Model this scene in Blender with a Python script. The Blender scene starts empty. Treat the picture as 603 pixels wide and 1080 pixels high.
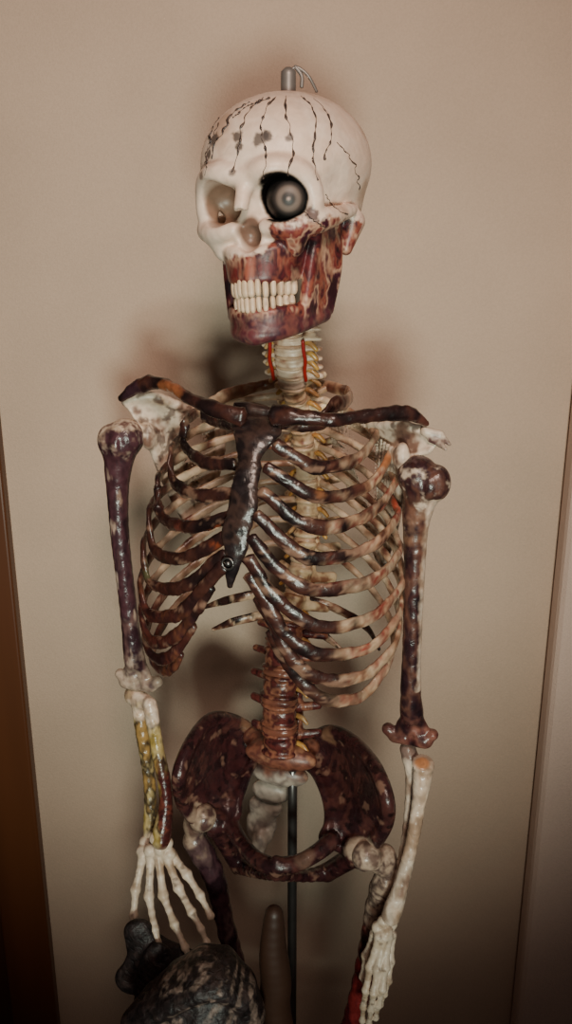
import bpy, math, numpy as np
from mathutils import Vector, Matrix
from mathutils.bvhtree import BVHTree
rng = np.random.RandomState(7)
F = 900.0
CAM = np.array([0, -.85, 1.58]); PT = math.radians(17)
RT = np.array([1., 0, 0]); FW = np.array([0, math.cos(PT), -math.sin(PT)]); UP = np.array([0, math.sin(PT), math.cos(PT)])
def ray(px, py): return FW + (px-301.5)/F*RT + (540-py)/F*UP
def P(px, py, y):
    d = ray(px, py); return CAM + d*((y-CAM[1])/d[1])
def PL(l): return [P(*q) for q in l]
def lin(c):
    c = np.array(c, float)/255
    return np.where(c <= .04045, c/12.92, ((c+.055)/1.055)**2.4)
# ---------------------------------------------------------------- noise
_tab = rng.rand(64, 64, 64)
def vn(p):
    i = np.floor(p).astype(int); f = p-i; f = f*f*(3-2*f)
    r = 0
    for a in (0, 1):
        for b in (0, 1):
            for c in (0, 1):
                w = (f[:, 0] if a else 1-f[:, 0])*(f[:, 1] if b else 1-f[:, 1])*(f[:, 2] if c else 1-f[:, 2])
                r = r+w*_tab[(i[:, 0]+a) % 64, (i[:, 1]+b) % 64, (i[:, 2]+c) % 64]
    return r
def fbm(p, s, seed=0, o=4):
    r = 0; A = 0; a = 1.
    for k in range(o):
        r = r+a*vn(p*s*(2**k)+seed*7.31+k*3.7); A += a; a *= .55
    return r/A
def paint(p, cols, scale, seed=0, stretch=(1, 1, 1)):
    n = np.clip((fbm(p*np.array(stretch), scale, seed)-.5)*2.6+.5, 0, 1)
    L = np.array([lin(c) for c in cols]); x = np.linspace(0, 1, len(cols))
    return np.stack([np.interp(n, x, L[:, k]) for k in range(3)], 1)
def blob(col, p, c, r, color, st=1., seed=1, ns=60):
    d = np.linalg.norm(p-np.array(c), axis=1)/r
    w = np.clip((1.0-d+(fbm(p, ns, seed)-.5)*1.3)*3, 0, 1)[:, None]*st
    return col*(1-w)+lin(color)*w
def mixc(a, b, w): return a*(1-w[:, None])+b*w[:, None]
BONE = [(170, 140, 118), (208, 180, 158), (222, 198, 178), (230, 208, 190)]
DARK = [(26, 17, 18), (36, 23, 23), (52, 30, 28), (72, 42, 35), (44, 26, 26), (28, 19, 20)]
MAROON = [(46, 22, 24), (84, 36, 34), (62, 30, 30), (118, 60, 48), (58, 28, 30)]
TAN = [(140, 100, 80), (196, 164, 136), (216, 190, 162), (190, 152, 122), (110, 66, 54)]
def dflt(p, s=0): return paint(p, BONE, 35, s)
# ---------------------------------------------------------------- materials
def nt(name):
    m = bpy.data.materials.new(name); m.use_nodes = True
    n = m.node_tree; return m, n, n.nodes['Principled BSDF']
def bone_mat(name, rough=.42, var=.35, bump=.25, ns=140):
    m, n, b = nt(name); N = n.nodes; L = n.links
    at = N.new('ShaderNodeAttribute'); at.attribute_name = 'Col'
    tc = N.new('ShaderNodeTexCoord')
    no = N.new('ShaderNodeTexNoise'); no.inputs['Scale'].default_value = ns; no.inputs['Detail'].default_value = 6
    no.inputs['Distortion'].default_value = .6
    L.new(tc.outputs['Object'], no.inputs['Vector'])
    mr = N.new('ShaderNodeMapRange'); mr.inputs[1].default_value = .3; mr.inputs[2].default_value = .7
    mr.inputs[3].default_value = 1-var; mr.inputs[4].default_value = 1+var*.6
    L.new(no.outputs['Fac'], mr.inputs[0])
    mx = N.new('ShaderNodeMix'); mx.data_type = 'RGBA'; mx.blend_type = 'MULTIPLY'; mx.inputs[0].default_value = 1
    L.new(at.outputs['Color'], mx.inputs[6]); L.new(mr.outputs[0], mx.inputs[7])
    L.new(mx.outputs[2], b.inputs['Base Color'])
    b.inputs['Roughness'].default_value = rough
    bp = N.new('ShaderNodeBump'); bp.inputs['Strength'].default_value = bump; bp.inputs['Distance'].default_value = .002
    L.new(no.outputs['Fac'], bp.inputs['Height']); L.new(bp.outputs[0], b.inputs['Normal'])
    return m
M_BONE = bone_mat('bone_plastic', .40, .12, .2, 120)
M_PAINT = bone_mat('varnished_paint_bone', .27, .28, .6, 100)
M_GLOSS = bone_mat('gloss_paint', .3, .1, .05)
M_EYE = bone_mat('eye_paint', .5, .05, .02)
def simple(name, col, rough=.5, metal=0., ns=40, var=.2, bump=.1, stretch=(1, 1, 1)):
    m, n, b = nt(name); N = n.nodes; L = n.links
    tc = N.new('ShaderNodeTexCoord'); mp = N.new('ShaderNodeMapping'); mp.inputs['Scale'].default_value = stretch
    no = N.new('ShaderNodeTexNoise'); no.inputs['Scale'].default_value = ns; no.inputs['Detail'].default_value = 5
    L.new(tc.outputs['Object'], mp.inputs[0]); L.new(mp.outputs[0], no.inputs['Vector'])
    cr = N.new('ShaderNodeValToRGB'); c = lin(col)
    cr.color_ramp.elements[0].position = .3; cr.color_ramp.elements[1].position = .7
    cr.color_ramp.elements[0].color = (*(c*(1-var)), 1); cr.color_ramp.elements[1].color = (*(np.minimum(c*(1+var), 1)), 1)
    L.new(no.outputs['Fac'], cr.inputs[0]); L.new(cr.outputs[0], b.inputs['Base Color'])
    b.inputs['Roughness'].default_value = rough; b.inputs['Metallic'].default_value = metal
    bp = N.new('ShaderNodeBump'); bp.inputs['Strength'].default_value = bump; bp.inputs['Distance'].default_value = .002
    L.new(no.outputs['Fac'], bp.inputs['Height']); L.new(bp.outputs[0], b.inputs['Normal'])
    return m
# ---------------------------------------------------------------- objects
def empty(name, loc=(0, 0, 0)):
    e = bpy.data.objects.new(name, None); e.location = loc; e.empty_display_size = .05
    bpy.context.scene.collection.objects.link(e); return e
SK = empty('anatomical_skeleton_model')
def mkobj(name, V, Fc, mat, col=None, parent=None, smooth=True):
    me = bpy.data.meshes.new(name); V = np.asarray(V)
    me.from_pydata(V.tolist(), [], [list(map(int, f)) for f in Fc]); me.update()
    if smooth: me.polygons.foreach_set('use_smooth', [True]*len(me.polygons))
    if col is not None:
        a = me.color_attributes.new('Col', 'FLOAT_COLOR', 'POINT')
        c = np.ones((len(V), 4)); c[:, :3] = np.clip(col, 0, 1); a.data.foreach_set('color', c.ravel())
    me.materials.append(mat)
    o = bpy.data.objects.new(name, me); bpy.context.scene.collection.objects.link(o)
    if parent is not None: o.parent = parent
    return o
class Geo:
    def __init__(s): s.v = []; s.f = []; s.n = 0
    def add(s, vf):
        v, f = vf; v = np.asarray(v); s.v.append(v); s.f += [[i+s.n for i in q] for q in f]; s.n += len(v); return s
    def V(s): return np.concatenate(s.v)
def cr(pts, n):
    p = np.array(pts, float); m = len(p)
    if m == 2: return p[0]+(p[1]-p[0])*np.linspace(0, 1, n)[:, None]
    q = np.vstack([2*p[0]-p[1], p, 2*p[-1]-p[-2]])
    seg = np.linalg.norm(np.diff(p[:, :3], axis=0), axis=1); cu = np.concatenate([[0], np.cumsum(seg)])
    out = []
    for s in np.linspace(0, cu[-1], n):
        i = min(max(np.searchsorted(cu, s, side='right')-1, 0), m-2)
        t = (s-cu[i])/max(seg[i], 1e-9)
        a, b, c, d = q[i:i+4]
        out.append(.5*((2*b)+(-a+c)*t+(2*a-5*b+4*c-d)*t*t+(-a+3*b-3*c+d)*t**3))
    return np.array(out)
def sweep(pts, rw, rt=None, ref=(0, 0, 1), n=40, k=12, lump=0., seed=0, taper=True):
    p = cr(pts, n); x = np.linspace(0, 1, n)
    rw = np.interp(x, np.linspace(0, 1, len(np.atleast_1d(rw))), np.atleast_1d(rw))
    rt = rw if rt is None else np.interp(x, np.linspace(0, 1, len(np.atleast_1d(rt))), np.atleast_1d(rt))
    T = np.gradient(p, axis=0); T /= np.linalg.norm(T, axis=1)[:, None]
    R = np.tile(np.array(ref, float), (n, 1)); U = R-(R*T).sum(1)[:, None]*T; U /= np.linalg.norm(U, axis=1)[:, None]
    W = np.cross(T, U)
    if taper:
        p = np.vstack([p[0]-T[0]*rt[0]*.5, p, p[-1]+T[-1]*rt[-1]*.5]); U = np.vstack([U[0], U, U[-1]]); W = np.vstack([W[0], W, W[-1]])
        rw = np.concatenate([[rw[0]*.45], rw, [rw[-1]*.45]]); rt = np.concatenate([[rt[0]*.45], rt, [rt[-1]*.45]])
    m = len(p); a = np.linspace(0, 2*np.pi, k, endpoint=False)
    v = p[:, None]+U[:, None]*(np.cos(a)[None, :, None]*rw[:, None, None])+W[:, None]*(np.sin(a)[None, :, None]*rt[:, None, None])
    if lump:
        nn = (fbm(v.reshape(-1, 3), 70, seed)-.5).reshape(m, k, 1)*2*lump
        v = v+nn*(v-p[:, None])
    v = v.reshape(-1, 3); f = []
    for i in range(m-1):
        for j in range(k):
            f.append([i*k+j, i*k+(j+1) % k, (i+1)*k+(j+1) % k, (i+1)*k+j][::-1])
    v = np.vstack([v, p[0], p[-1]]); a0 = len(v)-2
    for j in range(k):
        f.append([a0, (j+1) % k, j][::-1]); f.append([a0+1, (m-1)*k+j, (m-1)*k+(j+1) % k][::-1])
    return v, f
def superell(c, r, R=None, e=.5, n=16, m=10):
    v = []; f = []
    sg = lambda x: np.sign(x)*abs(x)**e
    for i in range(m+1):
        ph = -math.pi/2+math.pi*i/m
        for j in range(n):
            th = 2*math.pi*j/n
            v.append([r[0]*sg(math.cos(ph))*sg(math.cos(th)), r[1]*sg(math.cos(ph))*sg(math.sin(th)), r[2]*sg(math.sin(ph))])
    for i in range(m):
        for j in range(n): f.append([i*n+j, i*n+(j+1) % n, (i+1)*n+(j+1) % n, (i+1)*n+j])
    v = np.array(v)
    if R is not None: v = v@np.array(R).T
    return v+np.array(c), f
# ---------------------------------------------------------------- SDF modelling
class SDF:
    def __init__(s, h=.0016, k=.004): s.pr = []; s.h = h; s.k = k
    def cap(s, a, b, ra, rb=None, k=None, sub=False):
        rb = ra if rb is None else rb; a = np.array(a, float); b = np.array(b, float); r = max(ra, rb)
        s.pr.append((np.minimum(a, b)-r, np.maximum(a, b)+r, 'c', (a, b, ra, rb), s.k if k is None else k, sub)); return s
    def chain(s, pts, rs, k=None):
        for i in range(len(pts)-1): s.cap(pts[i], pts[i+1], rs[i], rs[i+1], k)
        return s
    def curve(s, pts, rs, n=14, k=None):
        q = cr(pts, n); r = np.interp(np.linspace(0, 1, n), np.linspace(0, 1, len(rs)), rs)
        return s.chain(q, r, k)
    def ell(s, c, r, R=None, k=None, sub=False):
        c = np.array(c, float); r = np.array(r, float) if np.ndim(r) else np.array([r]*3, float)
        e = r if R is None else np.abs(np.array(R))@r
        s.pr.append((c-e, c+e, 'e', (c, r, None if R is None else np.array(R)), s.k if k is None else k, sub)); return s
    def bone(s, a, b, re, rm, k=None):
        a = np.array(a, float); b = np.array(b, float)
        q = [a, a+(b-a)*.22, a+(b-a)*.5, a+(b-a)*.8, b]
        return s.chain(q, [re, rm*1.1, rm, rm*1.05, re*.95], k)
    def patch(s, A, B, ra, rm, rb, bulge, nu=36, nv=16, k=.001):
        A = cr(A, nu); B = cr(B, nu)
        for j in range(nv):
            t = j/(nv-1); w = 4*t*(1-t); r = rm*w+(1-w)*(ra if t < .5 else rb)
            for i in range(nu):
                s.ell(A[i]*(1-t)+B[i]*t+np.array(bulge)*w*math.sin(math.pi*(i+.5)/nu)**.5, r, k=k)
        return s
    def build(s, blur=0):
        h = s.h; ad = [q for q in s.pr if not q[5]]
        lo = np.min([q[0] for q in ad], 0)-4*h; hi = np.max([q[1] for q in ad], 0)+4*h
        n = np.ceil((hi-lo)/h).astype(int)+1
        G = np.full(n, .05, np.float32); ax = [lo[i]+h*np.arange(n[i]) for i in range(3)]
        for a, b, ty, pa, k, sub in s.pr:
            mg = k+2.5*h
            i0 = np.clip(np.floor((a-mg-lo)/h).astype(int), 0, n); i1 = np.clip(np.ceil((b+mg-lo)/h).astype(int)+1, 0, n)
            if np.any(i1 <= i0): continue
            sl = tuple(slice(i0[i], i1[i]) for i in range(3))
            X, Y, Z = np.meshgrid(ax[0][sl[0]], ax[1][sl[1]], ax[2][sl[2]], indexing='ij')
            if ty == 'c':
                A, B, ra, rb = pa; d = B-A; dd = max(d@d, 1e-12)
                t = np.clip(((X-A[0])*d[0]+(Y-A[1])*d[1]+(Z-A[2])*d[2])/dd, 0, 1)
                D = np.sqrt((X-A[0]-t*d[0])**2+(Y-A[1]-t*d[1])**2+(Z-A[2]-t*d[2])**2)-(ra+(rb-ra)*t)
            else:
                c, r, R = pa; x, y, z = X-c[0], Y-c[1], Z-c[2]
                if R is not None:
                    x, y, z = (R[0, 0]*x+R[1, 0]*y+R[2, 0]*z, R[0, 1]*x+R[1, 1]*y+R[2, 1]*z, R[0, 2]*x+R[1, 2]*y+R[2, 2]*z)
                k0 = np.sqrt((x/r[0])**2+(y/r[1])**2+(z/r[2])**2); k1 = np.sqrt((x/r[0]**2)**2+(y/r[1]**2)**2+(z/r[2]**2)**2)+1e-9
                D = k0*(k0-1)/k1
            g = G[sl]
            if sub:
                m = -D
                hh = np.clip(.5+.5*(g-m)/k, 0, 1); G[sl] = m*(1-hh)+g*hh+k*hh*(1-hh)
            else:
                hh = np.clip(.5+.5*(g-D)/k, 0, 1); G[sl] = g*(1-hh)+D*hh-k*hh*(1-hh)
        if blur:
            G = np.clip(G, -3*h, 3*h)
            for _ in range(blur):
                for x in range(3):
                    G = (np.roll(G, 1, x)+2*G+np.roll(G, -1, x))/4
        return surfnet(G, lo, h)
def surfnet(G, lo, h):
    n = np.array(G.shape); ins = G < 0
    c = np.zeros(n-1, np.int8)
    for a in (0, 1):
        for b in (0, 1):
            for d in (0, 1): c += ins[a:n[0]-1+a, b:n[1]-1+b, d:n[2]-1+d]
    act = (c > 0) & (c < 8); I = np.argwhere(act)
    idx = np.full(n-1, -1, np.int64); idx[act] = np.arange(len(I))
    S = np.zeros((len(I), 3)); C = np.zeros(len(I))
    cs = [(a, b, d) for a in (0, 1) for b in (0, 1) for d in (0, 1)]
    for p in cs:
        for x in range(3):
            if p[x] == 0:
                q = list(p); q[x] = 1
                f0 = G[I[:, 0]+p[0], I[:, 1]+p[1], I[:, 2]+p[2]]; f1 = G[I[:, 0]+q[0], I[:, 1]+q[1], I[:, 2]+q[2]]
                m = (f0 < 0) != (f1 < 0); t = np.where(m, f0/np.where(m, f0-f1, 1), 0)
                pos = np.tile(np.array(p, float), (len(I), 1)); pos[:, x] += t
                S += pos*m[:, None]; C += m
    V = lo+h*(I+S/C[:, None]); faces = []
    for x in range(3):
        y, z = (x+1) % 3, (x+2) % 3
        a = [slice(None)]*3; b = [slice(None)]*3; a[x] = slice(0, n[x]-1); b[x] = slice(1, n[x])
        s0 = ins[tuple(a)]; s1 = ins[tuple(b)]
        E = np.argwhere(s0 != s1); E = E[(E[:, y] > 0) & (E[:, z] > 0) & (E[:, y] < n[y]-1) & (E[:, z] < n[z]-1)]
        def g(dy, dz):
            e = E.copy(); e[:, y] -= dy; e[:, z] -= dz; return idx[e[:, 0], e[:, 1], e[:, 2]]
        q = np.stack([g(1, 1), g(0, 1), g(0, 0), g(1, 0)], 1)
        fl = ~s0[E[:, 0], E[:, 1], E[:, 2]]; q[fl] = q[fl][:, ::-1]; faces.append(q)
    return V, np.concatenate(faces)
def build(name, S, mat, colf, parent=SK, blur=1):
    V, Fc = S.build(blur)
    return mkobj(name, V, Fc, mat, colf(V), parent)
def Rz(a): c, s = math.cos(a), math.sin(a); return np.array([[c, -s, 0], [s, c, 0], [0, 0, 1.]])
def Ry(a): c, s = math.cos(a), math.sin(a); return np.array([[c, 0, s], [0, 1, 0], [-s, 0, c]])
def Rx(a): c, s = math.cos(a), math.sin(a); return np.array([[1, 0, 0], [0, c, -s], [0, s, c]])
# ---------------------------------------------------------------- body frame
YAW = math.radians(18); FR = np.array([-math.sin(YAW), -math.cos(YAW), 0]); LT = np.array([math.cos(YAW), -math.sin(YAW), 0])
CB = np.array([-.015, 0., 0])
def body(u, v, z): return CB+u*LT+v*FR+np.array([0, 0, z])
def ellP(px, py, a, b, c):
    d = ray(px, py); o = CAM-CB
    ou, ov = (o@LT)/a, (o@FR-c)/b; du, dv = (d@LT)/a, (d@FR)/b
    A = du*du+dv*dv; B = ou*du+ov*dv; C = ou*ou+ov*ov-1; D = max(B*B-A*C, 0)
    return CAM+d*((-B-math.sqrt(D))/A)
# ================================================================ SKULL
KS = .985
S = SDF(.0012, .008)
def q(x, y, z): return (x*.01, y*.01, z*.01)
S.ell(q(0.15, 1.4, 3.4), q(7.5, 8.6, 6.3)); S.ell(q(0, -2.4, 3.1), q(6.3, 5.6, 5.2), k=.02)
S.ell(q(0, 3.6, -.6), q(5.8, 5.6, 3.6), k=.015)
S.ell(q(0, -3.2, -2.5), q(4.2, 4.0, 4.0), k=.01)
S.ell(q(0, -4.6, -4.0), q(2.8, 3.3, 3.0), k=.01)
for s in (-1, 1):
    S.ell(q(s*8.1, -3.9, -.6), q(2.1, 2.6, 3.0), k=.012, sub=True)
for s in (-1, 1):
    S.curve([q(s*.5, -8.0, 1.9), q(s*2.6, -7.9, 2.3), q(s*4.5, -6.5, 1.9), q(s*5.3, -5.6, .4), q(s*5.2, -5.5, -1.6)], [.006, .0070, .0065, .006, .007], k=.008)
    S.curve([q(s*1.6, -7.5, -2.4), q(s*3.2, -7.2, -2.5), q(s*5.0, -5.9, -2.3), q(s*6.2, -3.4, -1.7), q(s*6.6, .6, -1.0)], [.007, .008, .009, .006, .0045], k=.005)
    S.ell(q(s*3.4, -6.0, -3.4), q(1.2, 1.1, 1.6), k=.01)
    S.cap(q(s*5.9, 2.2, -2), q(s*5.4, 1.6, -4.4), .012, .006)
    S.patch([q(s*4.9, .5, -2.2), q(s*4.9, .1, -6), q(s*4.3, -.9, -9.8)], [q(s*4.6, -3.2, -2.6), q(s*4.1, -4.2, -6.2), q(s*3.6, -4.8, -9.9)], .006, .005, .006, (0, 0, 0), 18, 10)
    up_ = [q(s*3.9, -2.8, -9.2), q(s*3.2, -5.4, -9.5), q(s*1.8, -7.2, -9.6), q(0, -7.9, -9.7)]
    dn = [q(s*4.2, -1.6, -10.2), q(s*3.2, -4.9, -10.9), q(s*1.8, -7.2, -11.4), q(0, -8.0, -11.6)]
    S.patch(up_, dn, .0055, .0055, .007, (0, .0, 0), 26, 8, k=.0015)
    u2 = [q(s*3.5, -3.4, -3.6), q(s*3.0, -5.8, -4.0), q(s*1.7, -7.3, -4.4), q(0, -7.9, -4.9)]
    d2 = [q(s*3.2, -3.0, -6.2), q(s*2.7, -5.8, -6.5), q(s*1.55, -7.5, -6.6), q(0, -8.15, -6.6)]
    S.patch(u2, d2, .007, .006, .0055, (0, .0, 0), 22, 8, k=.0015)
S.ell(q(0, -8.0, -11.4), q(1.3, .7, .8), k=.006)
S.cap(q(0, -7.7, 1.6), q(0, -9.1, -1.2), .0075, .006, k=.006)
for s, dp in ((-1, 3.0), (1, 3.2)):
    S.ell(q(s*3.15, -7.6, -.1), q(2.05 if s < 0 else 1.95, dp, 1.95 if s < 0 else 1.85), Rz(s*.25), k=.003, sub=True)
S.ell(q(0, -8.5, -3.1), q(1.2, 2.0, 1.3), k=.003, sub=True); S.ell(q(0, -9.1, -2.0), q(.75, 1.6, 1.2), k=.003, sub=True)
RS = Rz(math.radians(-25))@Ry(math.radians(-3.5)); OS = P(300, 215, -.01)
def skw(L): return (np.asarray(L)*KS)@RS.T+OS
V, Fc = S.build(1); Lc = V.copy(); V = skw(Lc)
bvh = BVHTree.FromPolygons([tuple(v) for v in V], [tuple(map(int, f)) for f in Fc])
def hit(px, py):
    h = bvh.ray_cast(Vector(CAM), Vector(ray(px, py))); return None if h[0] is None else np.array(h[0])
def skc(L):
    p = L*100; x, y, z = p[:, 0], p[:, 1], p[:, 2]
    c = paint(L, [(198, 166, 144), (222, 194, 174), (232, 208, 190), (226, 198, 178)], 30, 3)
    pm = paint(L, [(36, 18, 22), (92, 34, 38), (54, 22, 32), (140, 76, 60), (104, 34, 40), (190, 150, 124), (70, 28, 42), (46, 20, 26)], 55, 5, (1, 1, .6))
    line = np.interp(x, [-4, -1, 1.5, 2.6, 6], [-4.6, -4.4, -4.3, -2.0, -1.9])
    n = (fbm(L, 110, 9)-.5)*2.2
    w = np.clip((line-z+n)*3, 0, 1); w *= np.clip((2.6-y)*1.5+n, 0, 1); c = mixc(c, pm, w)
    t = fbm(L*np.array([1, 1, .4]), 110, 21); w2 = np.clip((t-.56)*8, 0, 1)*w; c = mixc(c, paint(L, [(196, 156, 124), (140, 76, 58), (214, 178, 148)], 60, 8), w2*.6)
    w = np.clip(1.2-np.abs(z+5.9)/1.0+n*.6, 0, 1)*(y < -4)*.8; c = mixc(c, paint(L, [(50, 20, 24), (110, 42, 42), (58, 26, 32), (150, 84, 66)], 100, 2, (1, 1, .3)), w)
    w = np.clip((-9.4-z)*1.3+n, 0, 1); c = mixc(c, paint(L, [(46, 22, 28), (92, 46, 52), (58, 30, 42), (120, 70, 64)], 55, 12), w*.85)
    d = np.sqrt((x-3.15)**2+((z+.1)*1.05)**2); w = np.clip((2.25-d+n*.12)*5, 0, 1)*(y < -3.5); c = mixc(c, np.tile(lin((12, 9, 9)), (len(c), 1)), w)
    d = np.sqrt((x+3.15)**2+(z+.1)**2); w = np.clip((2.05-d)*2.5, 0, 1)*(y < -3)*(y > -7.7)*.9; c = mixc(c, np.tile(lin((118, 86, 66)), (len(c), 1)), w)
    d = np.sqrt(x**2+((z+2.7)*.8)**2); w = np.clip((1.25-d)*3, 0, 1)*(y > -8.2)*(y < -4)*.9; c = mixc(c, np.tile(lin((88, 56, 40)), (len(c), 1)), w)
    w = np.clip((-1.2-z+n)*1.5, 0, 1)*np.clip(y-1, 0, 1)*.45; c = mixc(c, pm, w)  # painted shadow: darker patch low on the back of the cranium
    W = skw(L)
    for (a, b, r, co) in ((225, 148, .0065, (60, 52, 50)), (220, 163, .005, (50, 42, 42)), (250, 143, .006, (56, 48, 48)), (252, 154, .004, (50, 42, 42)), (274, 146, .0075, (64, 56, 54)), (282, 143, .005, (64, 56, 54)), (306, 146, .004, (60, 50, 48)),
                          (330, 226, .007, (54, 26, 36)), (350, 245, .008, (60, 30, 40)), (212, 185, .004, (120, 100, 90)), (244, 182, .004, (80, 66, 60)), (310, 200, .004, (60, 50, 48))):
        h = hit(a, b)
        if h is not None: c = blob(c, W, h, r, co, .85, 4, 200)
    return c
mkobj('skull', V, Fc, M_BONE, skc(Lc), SK)
G = Geo()
strokes = [
 [(238, 114), (226, 132), (221, 150), (219, 172)], [(264, 108), (246, 120), (234, 140), (227, 150), (223, 168)],
 [(278, 103), (262, 118), (254, 138), (251, 160), (244, 182)], [(292, 102), (281, 115), (275, 138), (280, 162), (277, 188)],
 [(303, 101), (301, 118), (307, 140), (309, 162), (303, 182), (309, 200)], [(317, 101), (328, 112), (334, 130), (330, 160), (334, 190)],
 [(331, 104), (345, 118), (350, 140), (342, 168)], [(285, 103), (262, 112), (245, 124)], [(231, 130), (219, 160), (216, 185)],
 [(320, 222), (330, 232), (343, 240)], [(355, 150), (372, 170), (380, 200)], [(342, 205), (354, 220), (366, 226)]]
for si, st in enumerate(strokes):
    pts = cr([(a, b, 0) for a, b in st], 44); H = []
    for i, (a, b, _) in enumerate(pts):
        a += (vn(np.array([[i*.3, si*3.1, 0]]))[0]-.5)*4
        h = hit(a, b)
        if h is not None: H.append(h)
    if len(H) > 8:
        r = [.0003+.0016*max(0, vn(np.array([[i*.6, si*5.3, 3]]))[0]-.35)*(1.5 if si < 8 else .6) for i in range(len(H))]
        G.add(sweep(H, r, n=len(H)*2, k=6))
mkobj('skull_crack_paint', G.V(), G.f, M_GLOSS, paint(G.V(), [(44, 36, 36), (80, 66, 60), (54, 44, 42)], 90, 1), SK)
v, f = superell((0, 0, 0), (1, 1, 1), None, 1., 96, 64)
ec = skw(np.array(q(3.12, -5.85, -.1))); gd = CAM-ec; gd = gd/np.linalg.norm(gd)
cth = v@gd; r = np.sqrt(np.clip(1-cth**2, 0, 1)); r = np.where(cth < 0, 2, r)
cx = [0, .06, .11, .24, .36, .48, .60, .74, 1, 2]
cc = np.array([lin(c) for c in [(190, 164, 150), (140, 118, 108), (34, 29, 28), (46, 40, 38), (116, 102, 94), (112, 98, 90), (56, 49, 46), (12, 10, 10), (8, 7, 7), (8, 7, 7)]])
mkobj('glass_eye', v*.0192+ec, f, M_EYE, np.stack([np.interp(r, cx, cc[:, i]) for i in range(3)], 1), SK)
G = Geo()
for row, (z0, hh, fy, rx) in enumerate(((-7.42, .80, -8.5, 2.65), (-8.84, .74, -8.3, 2.5))):
    for i in range(7):
        wd = [.80, .66, .72, .68, .68, .8, .8][i]*(.92 if row == 0 else .84 if i else .7)*.97
        for s in (-1, 1):
            th = (i+.5)*.215*(1 if row == 0 else .96); x = rx*math.sin(th)*1.02; y = -4.2+(fy+4.2)*math.cos(th)
            z = z0+(.06 if i == 1 else 0)-(.12 if i == 2 and row == 0 else 0)
            G.add(superell(skw(np.array(q(s*x, y, z))), (wd*.0045, .0034 if i < 3 else .0045, hh*.0096), RS@Rz(s*th*.95), .68, 16, 10))
tv = G.V(); tcol = paint(tv, [(192, 160, 130), (216, 190, 162), (204, 176, 146)], 60, 6)
tcol = mixc(tcol, np.tile(lin((110, 60, 52)), (len(tv), 1)), np.clip((fbm(tv, 140, 4)-.6)*10, 0, 1)*.5)
mkobj('teeth', tv, G.f, M_BONE, tcol, SK)
M_METAL = simple('brushed_steel', (120, 116, 114), .32, .9, 60, .1, .05)
M_DMETAL = simple('dull_grey_metal', (132, 124, 120), .45, .5, 60, .15, .05)
top = P(304, 100, .0); G = Geo()
G.add(sweep([top-np.array([0, 0, .01]), top+np.array([0, 0, .008]), top+np.array([0, 0, .019])], [.0066, .0070, .0068], n=10, k=20, ref=(1, 0, 0)))
G.add(sweep(PL([(304, 76, 0), (312, 71, 0), (320, 75, 0), (327, 83, .0), (334, 97, .005)]), .0014, n=24, k=8, ref=(0, 1, 0)))
G.add(sweep(PL([(311, 70, 0), (318, 80, 0), (318, 92, 0)]), .0018, n=12, k=8, ref=(0, 1, 0)))
mkobj('hanging_hook', G.V(), G.f, M_DMETAL, None, SK)
# ================================================================ SPINE
ctl = [(1, 303, 338, .022), (3, 304, 358, .024), (5, 305, 380, .030), (7, 307, 399, .042), (10, 316, 440, .075), (13, 323, 495, .09), (16, 324, 553, .09), (18, 316, 610, .08), (20, 300, 668, .055), (22, 294, 722, .035), (24, 295, 782, .032)]
wp = np.array(PL([c[1:] for c in ctl])); ix = [c[0] for c in ctl]
ii = np.arange(1, 25); SP = np.stack([np.interp(ii, ix, wp[:, k]) for k in range(3)], 1)
SP[1:-1] = (SP[:-2]+2*SP[1:-1]+SP[2:])/4
def vert_mesh(kind):
    S = SDF(.0011, .003)
    if kind == 'c':
        S.ell(q(0, 0, .35), q(1.15, .95, .3)); S.ell(q(0, 0, -.35), q(1.2, 1.0, .3)); S.ell((0, 0, 0), q(1.0, .85, .6))
        for s in (-1, 1):
            S.cap(q(s*.8, .6, 0), q(s*2.1, .9, -.1), .0034, .003); S.cap(q(s*1.4, 1.2, .3), q(s*1.3, 1.4, -.4), .0045); S.cap(q(s*1.3, 1.3, 0), q(0, 2.6, -.1), .0032)
        S.cap(q(0, 2.6, -.1), q(0, 4.0, -.7), .0034, .003)
    elif kind == 't':
        S.ell(q(0, 0, .65), q(1.35, 1.25, .35)); S.ell(q(0, 0, -.65), q(1.4, 1.3, .35)); S.ell((0, 0, 0), q(1.15, 1.05, .95))
        for s in (-1, 1):
            S.cap(q(s*.9, 1.0, .2), q(s*3.0, 2.6, .5), .004, .0045); S.cap(q(s*.9, 1.2, .9), q(s*.9, 1.7, -.9), .004); S.cap(q(s*.9, 1.2, 0), q(0, 2.7, -.3), .0035)
        S.cap(q(0, 2.6, -.3), q(0, 4.8, -2.3), .0035, .003)
    else:
        S.ell(q(0, 0, .95), q(2.25, 1.7, .42)); S.ell(q(0, 0, -.95), q(2.3, 1.75, .42)); S.ell((0, 0, 0), q(2.0, 1.5, 1.3))
        for s in (-1, 1):
            S.cap(q(s*1.4, 1.3, .3), q(s*4.0, 2.4, .4), .005, .004); S.cap(q(s*1.6, 1.8, 1.5), q(s*1.6, 2.3, -1.3), .006); S.cap(q(s*1.5, 1.8, 0), q(0, 3.2, -.3), .005)
        S.ell(q(0, 4.2, -.6), q(.4, 1.6, 1.1))
    return S.build(1)
VM = {k: vert_mesh(k) for k in 'ctl'}
disc = Geo(); nerve = Geo(); ldisc = Geo()
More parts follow.
